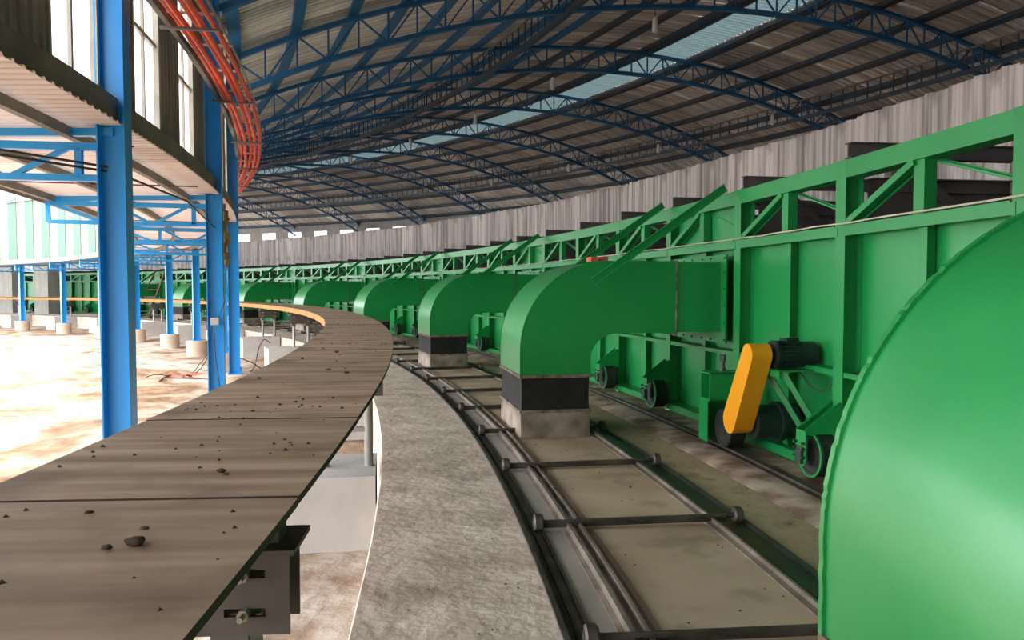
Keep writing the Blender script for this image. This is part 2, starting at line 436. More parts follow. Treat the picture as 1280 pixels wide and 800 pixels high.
# supports: two pipe legs, slotted bracket plate, flange, stub posts
SUP = [-1.4, 4.12, 9.15, 14.4, 19.7, 25.0, 30.3, 35.6, 40.9, 46.1, 52.1, 57.3, 62.4, 67.4]
def plate_with_slots(y):
    """plate in the x-z plane at y, with four slots left open"""
    m = MB(); x0, x1, z0, z1 = -.36, .31, .68, .93
    xs = [x0, x0 + .07, x0 + .17, x1 - .19, x1 - .07, x1]; zs = [z0, .735, .76, .85, .875, z1]
    for i in range(5):
        for j in range(5):
            if i in (1, 3) and j in (1, 3): continue
            m.box(xs[i], xs[i+1], y - .006, y + .006, zs[j], zs[j+1])
    return m
leg_m = MB(); leg_m.cyl((0, 0, 0), (0, 0, .72), .042, 16); leg_me = leg_m.mesh('leg', PIPE, smooth=True)
pl_me = plate_with_slots(-.07).mesh('bracket_plate', BRKT); pl2_me = plate_with_slots(.07).mesh('bracket_plate', BRKT)
m = MB(); m.box(-.38, .335, -.12, .12, .93, .945); tp_me = m.mesh('top_flange', BRKT)
st_me = MB().box(-.04, .04, -.05, .05, .945, 1.08).mesh('stub_post', BRKT)
m = MB(); m.box(-.26, .13, -.02, .02, .33, .38); tie_me = m.mesh('cross_tie', PIPE)
m = MB()
m.cyl((0, -.13, 0), (0, .10, 0), .009, 8); m.cyl((0, -.10, 0), (0, -.077, 0), .018, 6)
bolt_me = m.mesh('bolt', RAILT)
m = MB(); m.box(-.055, .055, -.06, .06, .60, .74); sad_me = m.mesh('saddle', DKST)
m = MB(); m.box(-.72, .60 - .06, -.50, .50, -.95, 0.0); blk_me = m.mesh('concrete_block', BLOCK)
for i, d in enumerate(SUP):
    if i == 0: w = 'standing behind the photographer'
    elif i == 1: w = 'nearest in view, with a slotted plate'
    elif i == 2: w = 'second in view, grey leg beside the apron'
    else: w = '%s in view along the walkway' % nth(i - 1)
    t = thing('walkway_support', 'steel walkway trestle, ' + w, 'support', 57.02, d, 0, 'trestles under the walkway')
    for x in (-.24, .17): obj('leg', leg_me, t, (x, 0, 0))
    obj('bracket_plate', pl_me, t); obj('bracket_plate', pl2_me, t); obj('top_flange', tp_me, t); obj('stub_post', st_me, t, (.235, 0, 0)); obj('stub_post', st_me, t, (-.29, 0, 0))
    obj('cross_tie', tie_me, t); obj('saddle', sad_me, t, (-.25, 0, 0)); obj('saddle', sad_me, t, (.13, 0, 0))
    for x in (-.24, .18):
        for z in (.747, .862): obj('bolt', bolt_me, t, (x, 0, z))
    thing('concrete_block', 'grey concrete footing block of the trestle ' + w, 'block', 56.72, d + (0 if i != 2 else .05), 0,
          'footing blocks under the trestles', blk_me)

# ------------------------------------------------------------------ green kiln wall
KS, KP = 7.468, 1.867
K0 = 7.93 - KP
RB = 61.28
def K(m_, name, mt=GREENK, **k): return m_.mesh(name, mt, **k)
m = MB(); m.box(0, .012, -.075, .075, 0, 2.81); m.box(.012, .158, -.006, .006, 0, 2.81); m.box(.158, .17, -.075, .075, 0, 2.81); post_me = K(m, 'post')
H = .5 * RB * radians(KP)
m = MB(); m.box(.162, .175, -H + .01, -.012, .1, 2.2); panA = K(m, 'wall_panel')
m = MB(); m.box(.162, .175, .012, H - .01, .1, 2.2); panB = K(m, 'wall_panel')
m = MB(); m.box(.07, .162, -.006, .006, .12, 2.16); m.box(.06, .07, -.05, .05, .12, 2.16); stud_me = K(m, 'stud')
m = MB(); m.box(.02, .03, -.06, .06, 2.25, 2.66); m.box(.03, .12, -.06, -.05, 2.25, 2.66); m.box(.03, .12, .05, .06, 2.25, 2.66); tv_me = K(m, 'truss_upright')
m = MB(); m.box(-.006, .006, -H + .02, H - .02, 2.652, 2.805); m.box(.006, .16, -H + .08, H - .08, 2.652, 2.664); m.box(.006, .16, -H + .08, H - .08, 2.795, 2.807); tc_me = K(m, 'top_chord')
m = MB(); m.box(-.012, .0, -H + .04, H - .04, 2.155, 2.235); m.box(-.012, .17, -H + .085, H - .085, 2.235, 2.248); mr_me = K(m, 'mid_rail')
m = MB(); m.box(.0, .012, -H + .08, H - .08, .93, .985); m.box(.0, .17, -H + .08, H - .08, .975, .985); lr_me = K(m, 'low_rail')
m = MB(); m.box(-.03, -.018, -H + .0, H - .0, .035, .13); m.box(-.03, .17, -H, H, .12, .132); br_me = K(m, 'bottom_rail')
m = MB(); m.bar((.03, H - .08, 2.27), (.03, .04, 2.645), .055, .07, (1, 0, 0)); m.bar((.09, H - .10, 2.27), (.09, .02, 2.645), .06, .008, (1, 0, 0)); ba_me = K(m, 'brace')
m = MB(); m.bar((.14, -.05, 2.64), (.14, -H + .08, 2.36), .012, .05, (1, 0, 0)); m.bar((.15, -.05, 2.64), (.15, -H + .08, 2.36), .035, .008, (1, 0, 0)); bb_me = K(m, 'brace')
m = MB(); m.box(.13, .14, -H + .09, H - .09, 2.25, 2.65); cov_me = K(m, 'truss_cover')
# wheel bracket
m = MB()
for y in (-.072, .064): m.prism([(0, .70), (-.32, .46), (-.32, .435), (0, .405)], 1, y, y + .008)
m.bar((-.005, -.068, .705), (-.33, -.068, .462), .035, .008, (0, 1, 0)); m.bar((-.005, .068, .705), (-.33, .068, .462), .035, .008, (0, 1, 0))
m.box(-.332, -.32, -.075, .085, .25, .47); m.box(-.32, -.05, -.06, .06, .405, .413)
m.prism([(-.085, .25), (.095, .25), (.06, .16), (-.05, .16)], 0, -.328, -.32)
brk_me = K(m, 'wheel_bracket')
m = MB(); m.box(-.345, -.332, -.05, .06, .27, .33)
for y in (-.06, .07):
    for z in (.24, .31, .36): m.cyl((-.365, y, z), (-.33, y, z), .013, 6)
m.prism([(-.045, .18), (.05, .18), (.05, .30), (-.045, .30)], 0, -.36, -.332); brg_me = K(m, 'bearing', [CHANG])
kw_me = wheel_mesh(-.08, .10, .20, RUBBER, hub=.35, n=24, bev=.02)
m = MB(); vs = []
for i in range(24):
    a = 2*pi*i/24; vs += [(-.086, .182*cos(a), .182*sin(a)), (-.086, .203*cos(a), .203*sin(a)), (-.074, .203*cos(a), .203*sin(a))]
m.add(vs, [(i*3+j, i*3+j+1, ((i+1) % 24)*3+j+1, ((i+1) % 24)*3+j) for i in range(24) for j in range(2)]); rim_me = K(m, 'rim')
# dark roof frames behind the wall
m = MB(); m.box(.06, 4.2, -.05, .05, 2.955, 2.965); m.box(.06, 4.2, -.006, .006, 2.84, 2.955); m.box(.06, 4.2, -.05, .05, 2.83, 2.84); rb_me = m.mesh('roof_beam', DKST)
m = MB(); m.box(.26, 4.2, -.012, .012, 2.28, 2.66); m.box(.26, 4.2, -.06, .03, 2.648, 2.66); m.box(.26, 4.2, -.05, .03, 2.54, 2.55); cb_me = m.mesh('cross_girder', DKST)
m = MB(); m.bar((.45, -.05, 2.86), (1.25, -.05, 2.28), .07, .05, (0, 1, 0)); dg_me = m.mesh('frame_brace', DKST)
pp_me2 = MB().cyl((.55, .12, 2.2), (.55, .12, 2.83), .05, 14).mesh('vent_pipe', PIPE, smooth=True)
m = MB(); m.cyl((1.66, -.04, 2.2), (1.66, -.04, 2.83), .055, 14); pp_me = m.mesh('vent_pipe', PIPE, smooth=True)
dk_m = MB(); dk_m.arc(61.46, 65.6, 2.16, 2.22, -KP/2, KS - KP/2, 8, R0=RB); deck_me = dk_m.mesh('roof_deck', DKST)
m = MB(); m.arc(65.6, 65.62, .05, 2.2, -KP/2, KS - KP/2, 8, R0=RB); rear_me = K(m, 'rear_wall')

sec = thing('kiln_section', '', 'kiln', RB, K0, 0, 'green kiln wall sections')
def add_section(t):
    for i in range(4):
        pd = i * KP; bd = pd + KP / 2
        P_ = lambda n, me, d: on_ring(obj(n, me, t), RB, d, 0, RB)
        P_('post', post_me, pd)
        b = P_('wheel_bracket', brk_me, pd)
        obj('bearing', brg_me, b); w = obj('wheel', kw_me, b, (-.17, 0, .255)); obj('rim', rim_me, b, (-.17, 0, .255))
        for n, me in (('wall_panel', panA), ('wall_panel', panB), ('stud', stud_me), ('truss_upright', tv_me), ('top_chord', tc_me), ('mid_rail', mr_me),
                      ('low_rail', lr_me), ('bottom_rail', br_me), ('brace', ba_me), ('brace', bb_me)):
            P_(n, me, bd)
        if i == 2: P_('truss_cover', cov_me, bd)
        P_('roof_beam', rb_me, pd); P_('cross_girder', cb_me, pd); P_('frame_brace', dg_me, pd); P_('vent_pipe', pp_me, pd); P_('vent_pipe', pp_me2, pd)
    obj('roof_deck', deck_me, t); obj('rear_wall', rear_me, t)
add_section(sec)
names = {-1: 'green kiln wall section behind the big elbow at the right edge', 0: 'green kiln wall section with the orange belt guard and motor'}
sec['label'] = names[0]
for k in list(range(-6, 0)) + list(range(1, 10)):
    copy_thing(sec, names.get(k, 'green kiln wall section out of view, %s behind the photographer' % nth(-k - 2) if k <= -2 else 'green kiln wall section, %s beyond the one with the motor' % nth(k - 1)), RB, K0 + KS * k)
# thin cable along the mid rail
m = MB(); m.tube([pol(RB - .03 + .006 * sin(t * 9), t, 2.262 + .012 * noise.noise((t * 2, 0, 0))) for t in [-2 + .25 * i for i in range(180)]], .008, 6)
o = obj('wall_cable', m.mesh('wall_cable', TRAY)); o['label'] = 'thin pale cable lying along the green kiln mid rail'; o['category'] = 'cable'

# drive unit (orange belt guard, motor, box beam with driven wheel)
def drive(d0, label):
    t = thing('drive_unit', label, 'motor', RB, d0, 0)
    # frame: x radial, y along ring (0 = d0)
    def capsule(x0, x1, a, b, r1, r2):
        a = Vector(a); b = Vector(b); d = (b - a).normalized(); base = math.atan2(d.y, d.x); pts = []
        for i in range(13):
            q = base + pi/2 + pi * i / 12; pts.append((a.x + r1 * cos(q), a.y + r1 * sin(q)))
        for i in range(13):
            q = base - pi/2 + pi * i / 12; pts.append((b.x + r2 * cos(q), b.y + r2 * sin(q)))
        m = MB(); m.prism(pts, 0, x0, x1); return m
    g = capsule(-.56, -.36, (-.02, 1.08), (.36, .40), .105, .135); obj('belt_guard', g.mesh('belt_guard', ORANGE, smooth=True), t)
    m = MB(); m.cyl((-.36, -.02, 1.08), (-.30, -.02, 1.08), .05, 14); m.cyl((-.30, -.02, 1.08), (-.03, -.02, 1.08), .115, 20); m.cyl((-.31, -.02, 1.08), (-.28, -.02, 1.08), .135, 20)
    for i in range(20):
        a = 2*pi*i/20; m.bar((-.26, -.02 + .122*cos(a), 1.08 + .122*sin(a)), (-.06, -.02 + .122*cos(a), 1.08 + .122*sin(a)), .008, .02, (0, cos(a), sin(a)))
    m.box(-.2, -.08, -.09, .05, 1.18, 1.235)
    mo = obj('motor', m.mesh('motor', MOTOR, smooth=True), t)
    m = MB(); m.cyl((-.04, -.02, 1.08), (.10, -.02, 1.08), .122, 20); obj('fan_cowl', m.mesh('fan_cowl', MOTOR, smooth=True), mo)
    m = MB(); m.box(-.34, .17, -.22, .20, .93, .945); m.box(-.34, -.32, -.22, .20, .88, .93); obj('platform', K(m, 'platform'), t)
    for y in (-.18, .16): obj('strut', K(MB().bar((-.28, y, .93), (.05, y - .22, .26), .05, .05), 'strut'), t)
    m = MB()
    y0, y1 = .78, 1.04
    m.box(-.58, -.02, y0, y0 + .02, .52, .82); m.box(-.58, -.02, y1 - .02, y1, .52, .82); m.box(-.58, -.02, y0, y1, .80, .82); m.box(-.58, -.02, y0, y1, .52, .54)
    obj('box_beam', K(m, 'box_beam'), t)
    m = MB(); m.box(-.58, -.57, y0 + .06, y1 + .03, .08, .52); m.box(-.56, -.2, y1, y1 + .012, .08, .53); obj('bearing_plate', K(m, 'bearing_plate'), t)
    m = MB(); m.cyl((-.38, .92, .82), (-.38, .92, .86), .035, 8); m.cyl((-.38, .92, .86), (-.38, .92, .96), .022, 10); m.cyl((-.38, .92, .93), (-.38, .92, 1.0), .032, 6); obj('jack_bolt', m.mesh('jack_bolt', CHANG), t)
    obj('drive_wheel', wheel_mesh(-.08, .10, .20, RUBBER, n=24), t, (-.40, .70, .255))
    m = MB(); m.cyl((-.34, .32, .38), (.10, .32, .38), .17, 20); m.cyl((-.1, .32, .38), (-.05, .32, .38), .2, 20); obj('gearbox', m.mesh('gearbox', MOTOR, smooth=True), t)
    m = MB(); m.tube([(-.1, -.15, .93), (-.07, -.26, .82), (0, -.36, .76), (.02, -.45, .80), (.03, -.52, .93), (.0, -.56, 1.05)], .008, 6); obj('motor_cable', m.mesh('motor_cable', CHANG), t)
    return t
drive(8.50, 'orange belt guard and black motor low on the near kiln wall')
drive(52.3, 'small far orange belt guard seen below the walkway between blue columns')

# ------------------------------------------------------------------ green elbow ducts
EW = 1.25
def elbow_profile():
    out = [(-.99, .72), (-.99, .86), (-.99, 1.0)]; inn = [(-.17, .72), (-.17, .80), (-.17, .88)]
    n = 22
    for i in range(1, n + 1):
        a = pi/2 * i / n
        out.append((.03 - 1.02 * cos(a), 1.0 + 1.015 * sin(a)))
        inn.append((.14 - .31 * cos(a), .88 + .305 * sin(a)))
    out += [(.45, 2.015), (.87, 2.015)]; inn += [(.45, 1.185), (.87, 1.185)]
    return out, inn
R_E = 59.85
EO, EI = elbow_profile()
hw = R_E * radians(EW) / 2
def elbow_body(dents, seed):
    m = MB(); ny = 11
    ys = [-hw + 2*hw*j/(ny-1) for j in range(ny)]
    def skin(pr, sgn):
        rows = []
        for i, (x, z) in enumerate(pr):
            j0, j1 = max(i-1, 0), min(i+1, len(pr)-1)
            tx, tz = pr[j1][0]-pr[j0][0], pr[j1][1]-pr[j0][1]; l = math.hypot(tx, tz); nx, nz = -tz/l, tx/l
            r = []
            for y in ys:
                e = (1 - (y/hw)**2)
                d = dents * e * (noise.noise((y*1.1, i*.16, seed)) * .6 + noise.noise((y*2.5, i*.35, seed+5)) * .3)
                r.append((x + sgn*nx*d, y, z + sgn*nz*d))
            rows.append(r)
        m.strip(rows)
    skin(EO, 1); skin(EI, 1)
    for y in (-hw, hw): m.strip([[(o[0], y, o[1]), (i_[0], y, i_[1])] for o, i_ in zip(EO, EI)])
    return m
def lip(y0, y1, grow, rough=0, seed=0):
    """welded flange that stands proud of the outer curve"""
    m = MB(); rows = []
    fine = []
    for i in range(len(EO)-1):
        for q in range(4 if rough else 1):
            f_ = q / (4 if rough else 1); fine.append((EO[i][0]+(EO[i+1][0]-EO[i][0])*f_, EO[i][1]+(EO[i+1][1]-EO[i][1])*f_))
    fine.append(EO[-1])
    for i, (x, z) in enumerate(fine):
        j0, j1 = max(i-1, 0), min(i+1, len(fine)-1)
        tx, tz = fine[j1][0]-fine[j0][0], fine[j1][1]-fine[j0][1]; l = math.hypot(tx, tz) or 1; nx, nz = -tz/l, tx/l
        g = grow + rough * noise.noise((i*.9, seed, 0))
        yy = rough * .5 * noise.noise((i*.7, seed, 4))
        rows.append([(x - nx*.01, y0, z - nz*.01), (x + nx*g, y0 + yy, z + nz*g), (x + nx*g, y1 + yy, z + nz*g), (x - nx*.01, y1, z - nz*.01)])
    m.strip(rows); return m
def sq_tube(m, x0, x1, y0, y1, z0, z1, bul=0):
    n = 6; ring = lambda z, e: [(x0-e, y0-e, z), (x1+e, y0-e, z), (x1+e, y1+e, z), (x0-e, y1+e, z)]
    rows = []
    for i in range(n+1):
        f_ = i/n; e = bul * sin(pi*f_); r = ring(z0+(z1-z0)*f_, e); rows.append(r + [r[0]])
    m.strip(rows); return m
body_me = elbow_body(.012, 3).mesh('duct_body', GREEN, smooth=True)
lip_me = (lip(-hw - .004, -hw + .004, .008).mesh('edge_seam', GREEN), lip(hw - .004, hw + .004, .008).mesh('edge_seam', GREEN))
m = MB(); sq_tube(m, -.98, -.18, -hw + .01, hw - .01, .30, .69, -.006); band_me = m.mesh('canvas_joint', BLACK, smooth=False)
fl_me = MB().box(-1.0, -.16, -hw - .012, hw + .012, 0, .035).mesh('flange_strip', RUST)
m = MB(); m.box(-.985, -.175, -hw + .005, hw - .005, -.06, .285); col_me = m.mesh('concrete_collar', COLLAR)
m = MB()
for z in (1.175, 2.02): m.box(.865, .885, -hw - .0, hw + .0, z - .02, z + .02)
for y in (-hw, hw): m.box(.865, .885, y - .012, y + .012, 1.16, 2.03)
seam_me = m.mesh('joint_seam', RUST)
m = MB(); m.box(.885, 1.43, -hw + .004, hw - .004, 1.19, 2.012); stub_me = m.mesh('kiln_stub', GREEN)
m = MB(); m.box(1.43, 1.45, -hw - .13, -hw + .0, 1.06, 2.10); m.box(1.43, 1.45, hw, hw + .13, 1.06, 2.10); m.box(1.43, 1.45, -hw, hw, 2.01, 2.10); m.box(1.43, 1.45, -hw, hw, 1.06, 1.19)
for z in (1.1, 1.3, 1.5, 1.7, 1.9, 2.06):
    for y in (-hw - .1, hw + .1): m.cyl((1.41, y, z), (1.44, y, z), .014, 6)
for y in (-.4, -.15, .15, .4):
    for z in (1.09, 2.065): m.cyl((1.41, y, z), (1.44, y, z), .014, 6)
mouth_me = m.mesh('mouth_flange', GREENK)
E1 = 10.795
def add_elbow(label, d, body=None, lipm=None, tall=False):
    t = thing('elbow_duct', label, 'duct', R_E, d, 0, 'green elbow ducts into the kiln')
    obj('duct_body', body or body_me, t); [obj('edge_seam', q_, t) for q_ in (lipm or lip_me)]; obj('canvas_joint', band_me, t, label='black flexible canvas joint below the elbow')
    obj('flange_strip', fl_me, t, (0, 0, .685)); obj('flange_strip', fl_me, t, (0, 0, .285)); obj('concrete_collar', col_me, t, label='dirty grey concrete collar at the foot'); obj('joint_seam', seam_me, t)
    obj('kiln_stub', stub_me, t); obj('mouth_flange', mouth_me, t)
    return t
nb = elbow_body(.055, 11).mesh('duct_body', GREEN, smooth=True)
nl = (lip(hw - .012, hw + .012, .010, .005, 2).mesh('edge_seam', GREEN), lip(-hw - .006, -hw + .006, .010).mesh('edge_seam', GREEN))
add_elbow('huge green elbow duct cut off by the right edge of the photo', E1 - 7.57, nb, nl)
E = [E1, E1 + 7.40] + [E1 + 7.40 + 7.47 * k for k in range(1, 6)]
for k, d in enumerate(E):
    add_elbow('green elbow duct on a black joint, %s beyond the one cut by the right edge' % nth(k), d)
for k, d in enumerate((63.45, 67.2)):
    m = MB(); m.box(-.99, -.17, -hw - .1, hw + .1, -.1, 3.35); m.box(-1.02, -.14, -hw - .13, hw + .13, 1.55, 1.6); m.box(-1.02, -.14, -hw - .13, hw + .13, .3, .36)
    thing('grey_stack', 'tall square grey stack far off, %s' % ('right one of the pair under the canopy' if k == 0 else 'left one of the pair by the photo edge'), 'stack', R_E, d, 0, None, m.mesh('grey_stack', [mat('stack_grey_%d' % k, (.26, .26, .24), (.36, .36, .34), scale=(2, 2, .7))]))
# inclined channels above each elbow
m = MB(); A, B = Vector((-.20, 0, 1.78)), Vector((1.36, 0, 2.86))
m.bar(A, B, .012, .085, (0, 0, 1)); u = Vector((-(B.z-A.z), 0, B.x-A.x)).normalized() * .04
m.bar(A + u, B + u + Vector((0, .0, 0)), .05, .008); m.bar(A - u, B - u, .05, .008)
inc_me = m.mesh('inclined_channel', GREENK)
for k, d in enumerate([E1 - 7.57] + E):
    wh = 'the duct cut by the right edge' if k == 0 else 'the %s whole elbow duct' % nth(k - 1)
    for sd, dd in (('near', -.84), ('far', .90)):
        thing('inclined_channel', 'sloping green channel beam on the %s side of %s' % (sd, wh), 'beam', R_E, d + dd, 0, 'sloping channel beams over the ducts', inc_me)
# bricks left on the first elbow
m = MB(); m.box(-.045, .045, -.10, .10, 0, .055); bk = m.mesh('brick', REDB)
thing('red_brick', 'red brick lying on top of the first whole elbow duct, left of two', 'brick', 59.76, E1 - .44, 2.016, 'bricks on the elbow', bk)
thing('red_brick', 'red brick lying on top of the first whole elbow duct, right of two', 'brick', 59.88, E1 - .43, 2.016, 'bricks on the elbow', bk)

# ------------------------------------------------------------------ blue columns, pedestals, canopy
RC = 54.94
COLS = [-12.5, -7.0, -1.6, 3.8, 9.2, 14.5, 19.9, 26.2, 32.6, 37.6, 42.9, 48.1, 53.2, 58.4, 63.6, 68.8]
m = MB(); m.box(-.12, -.106, -.10, .10, -.2, 6.55); m.box(.106, .12, -.10, .10, -.2, 6.55); m.box(-.106, .106, -.006, .006, -.2, 6.55)
shaft_me = m.mesh('shaft', BLUE)
m = MB(); m.box(-.15, .15, -.13, .13, -.2, -.18)
for x in (-.13, .13):
    for y in (-.11, .11): m.cyl((x, y, -.18), (x, y, -.12), .015, 6)
base_me = m.mesh('base_plate', BLUE)
m = MB()
for y in (-.05, .05): m.prism([(-.106, -.18), (.106, -.18), (.106, -.16), (-.106, -.16)], 1, y-.004, y+.004)
m.box(.12, .145, -.006, .006, -.18, -.04); gus_me = m.mesh('gusset', BLUE)
m = MB(); m.tube([(0, 0, -1.0), (0, 0, -.26), (0, 0, -.22), (0, 0, -.20)], [.37, .37, .385, .375], 28); ped_me = m.mesh('pedestal', PED, smooth=True)
# canopy truss meshes: x = R - RC
XI = 52.62 - RC
m = MB(); m.bar((XI, 0, 3.04), (0, 0, 3.12), .07, .07); raf_me = m.mesh('rafter', BLUE)
m = MB(); m.bar((XI, 0, 2.98), (-.1, 0, 2.98), .06, .07); ct_me = m.mesh('top_chord', BLUE)
m = MB(); m.bar((XI, 0, 2.70), (-.1, 0, 2.70), .06, .06); cbm_me = m.mesh('bottom_chord', BLUE)
m = MB(); m.bar((XI, 0, 2.69), (XI, 0, 3.1), .06, .05, (0, 1, 0)); ce_me = m.mesh('end_post', BLUE)
def web(a, b, w=.045): return MB().bar(a, b, w, w).mesh('web_member', BLUE)
cw = [web((XI + .03, 0, 2.98), (XI + .75, 0, 2.70)), web((XI + .85, 0, 2.70), (XI + .85, 0, 2.98), .06), web((XI + 1.45, 0, 2.70), (XI + 1.95, 0, 2.98)),
      web((XI + 2.02, 0, 2.70), (XI + 2.02, 0, 2.98), .06), web((XI + .9, 0, 2.98), (XI + 1.4, 0, 2.70))]
vis = 0
for i, d in enumerate(COLS):
    if d < 5: w = 'blue steel column out of view, %s before the first seen' % nth(sum(1 for q in COLS if d < q < 5))
    else:
        k = sum(1 for q in COLS if 5 < q < d)
        w = ['tall blue steel column nearest the camera, left part of the photo', 'tall blue steel column carrying a small grey switch box',
             'blue steel column just right of the one with the switch box'][k] if k < 3 else 'blue steel column, %s along the curve from the nearest one' % nth(k)
    tw = 'a column out of view, %s' % nth(sum(1 for q in COLS if d < q < 5)) if d < 5 else 'the %s blue column along the curve' % nth(sum(1 for q in COLS if 5 < q < d))
    t = thing('steel_column', w, 'column', RC, d, 0, 'blue steel columns'); t['kind'] = 'thing'
    obj('shaft', shaft_me, t); obj('base_plate', base_me, t); obj('gusset', gus_me, t)
    thing('concrete_pedestal', 'round pale plinth under ' + tw, 'plinth', RC, d, 0, 'round column plinths', ped_me)
    if i > 1:
        t = thing('canopy_truss', 'small blue lean-to truss bracketed from %s' % tw, 'truss', RC, d, 0, 'blue lean-to trusses')
        obj('rafter', raf_me, t); obj('top_chord', ct_me, t); obj('bottom_chord', cbm_me, t); obj('end_post', ce_me, t)
        for me in cw: obj('web_member', me, t)
# canopy sheets
CP = 1.025
can = struct('canopy_roof')
def corr_sheet(R1, R2, zf, width_deg, ribs, h, nr, mats, name, thick=0):
    m = MB(); rows = []
    prof = []
    for i in range(ribs):
        for f_, z in ((0, 0), (.66, 0), (.72, h), (.92, h), (.98, 0)): prof.append(((i + f_) / ribs, z))
    prof.append((1.02, 0))
    for j in range(nr + 1):
        R = R1 + (R2 - R1) * j / nr
        rows.append([(R * cos(radians(width_deg * f_)), R * sin(radians(width_deg * f_)), zf(R) + z) for f_, z in prof])
    m.strip(rows); return m.mesh(name, mats, fix=False)
czs = lambda R: 3.09 + (R - 52.5) * .035
can_me = corr_sheet(52.5, 55.02, czs, CP, 7, .022, 1, CANS, 'canopy_sheet')
for k in range(-68, 74): obj('canopy_sheet', can_me, can, rz=radians(k * CP))
for R in (52.68, 53.6, 54.55):
    m = MB(); m.arc(R - .035, R + .035, czs(R) - .10, czs(R) - .008, -70, 75, 290); obj('canopy_purlin', m.mesh('canopy_purlin', SILL), can)
strip_me = MB().box(52.5, 54.95, -.012, .012, 3.075, 3.09).mesh('seam_strip', mat('maroon_strip', (.10, .02, .02), (.14, .03, .03), rough=.6))
for k in range(-24, 26): obj('seam_strip', strip_me, can, rz=radians(k * CP * 3 + .5))
m = MB(); m.arc(52.46, 52.49, 3.0, 3.19, -70, 75, 290); obj('canopy_fascia', m.mesh('canopy_fascia', SILL), can)
# cross wire strung between columns below the canopy
m = MB(); m.tube([pol(52.7, 7.2, 3.02), pol(53.6, 8.2, 2.86), pol(RC, 9.25, 2.76), pol(RC + .02, 12, 2.80), pol(RC, 14.5, 2.66)], .012, 6)
m.tube([pol(52.7, 7.2, 3.06), pol(53.7, 8.2, 2.89), pol(RC, 9.25, 2.80)], .012, 6)
o = obj('strung_cable', m.mesh('strung_cable', CABLE)); o['label'] = 'dark cable pair strung under the lean-to roof past the nearest blue column'; o['category'] = 'cable'

# ------------------------------------------------------------------ clerestory wall with windows
cl = struct('wall_clerestory')
RW = 54.78
W0, WPD, WWD = 8.12, 2.05, 1.03
ZS, ZT = 3.42, 7.0
m = MB(); m.arc(54.70, 54.98, 3.21, 3.42, -70, 75, 290); obj('sill_beam', m.mesh('sill_beam', SILL), cl)
m = MB(); m.arc(54.76, 54.86, 6.95, 7.08, -70, 75, 290); obj('head_beam', m.mesh('head_beam', SILL), cl)
m = MB(); m.arc(55.02, 55.08, 4.58, 4.66, -16, 40, 112); obj('girt', m.mesh('girt', SILL), cl)
m = MB(); m.arc(54.72, 54.735, ZS, ZT, 0, WPD - WWD, 3); mint_me = m.mesh('mint_sheet', MINT)
lin_me = None
mm = MB(); rows = []
for z in (ZS, ZT):
    r = []
    for i in range(6):
        for f_, o_ in ((0, 0), (.55, 0), (.65, .025), (.9, .025)):
            a = radians((WPD - WWD) * (i + f_) / 6); r.append(((54.80 + o_) * cos(a), (54.80 + o_) * sin(a), z))
    a = radians(WPD - WWD); r.append((54.8 * cos(a), 54.8 * sin(a), z)); rows.append(r)
mm.strip(rows); lin_me = mm.mesh('lining_sheet', LINE, fix=False)
ww = RW * radians(WWD)
fm = MB()
for y0, y1, z0, z1 in ((0, .05, ZS, ZT), (ww - .05, ww, ZS, ZT), (0, ww, ZS, ZS + .05), (0, ww, ZT - .05, ZT)): fm.box(-.04, .06, y0, y1, z0, z1)
fr_me = fm.mesh('window_frame', FRAME)
mu_me = MB().box(-.02, .03, ww/2 - .02, ww/2 + .02, ZS, ZT).mesh('mullion', FRAME)
tr_me = MB().box(-.02, .03, .05, ww - .05, 4.44, 4.49).mesh('transom', FRAME)
tr2_me = MB().box(-.02, .03, .05, ww - .05, 5.7, 5.75).mesh('transom', FRAME)
pane_me = {}
for a, (y0, y1) in enumerate(((.05, ww/2 - .02), (ww/2 + .02, ww - .05))):
    for b, (z0, z1) in enumerate(((ZS + .05, 4.44), (4.49, 5.7), (5.75, ZT - .05))):
        pane_me[a, b] = MB().add([(0, y0, z0), (0, y1, z0), (0, y1, z1), (0, y0, z1)], [(0, 1, 2, 3)]).mesh('pane', PANE)
n = 0
for k in range(-38, 33):
    d = W0 + WPD * k
    n += 1
    w = obj('window_%d' % n, None, None, pol(RW, d), radians(d), kind='structure')
    obj('window_frame', fr_me, w); obj('mullion', mu_me, w); obj('transom', tr_me, w); obj('transom', tr2_me, w)
    for key in pane_me: obj('pane', pane_me[key], w)
    obj('mint_sheet', mint_me, cl, rz=radians(d + WWD)); obj('lining_sheet', lin_me, cl, rz=radians(d + WWD))

# ------------------------------------------------------------------ main roof
RCEN, ZPK, RAD = 69.7, 9.45, 33.0
def zb(R): return ZPK - (RAD - sqrt(RAD*RAD - (R - RCEN)**2))
def zt(R): return zb(R) + .76
def zr(R): return zb(R) + .98
RI, RO = 54.6, 84.2
ceiling = struct('ceiling')
SW = .98
inner_me = corr_sheet(RI, 69.95, zr, SW, 5, .055, 14, ROOF, 'roof_sheet')
outer_me = corr_sheet(71.4, RO, zr, SW, 5, .055, 12, ROOF, 'roof_sheet')
sky_me = corr_sheet(69.93, 71.42, zr, SW, 6, .03, 2, SKYL, 'skylight_sheet')
for k in range(-92, 84):
    a = radians(k * SW)
    obj('roof_sheet', inner_me, ceiling, rz=a); obj('roof_sheet', outer_me, ceiling, rz=a); obj('skylight_sheet', sky_me, ceiling, rz=a)
PUR = [55.05 + 1.29 * i for i in range(11)] + [69.35, 71.75, 73.25, 74.85, 76.4, 78.0, 79.6, 81.2, 82.6]
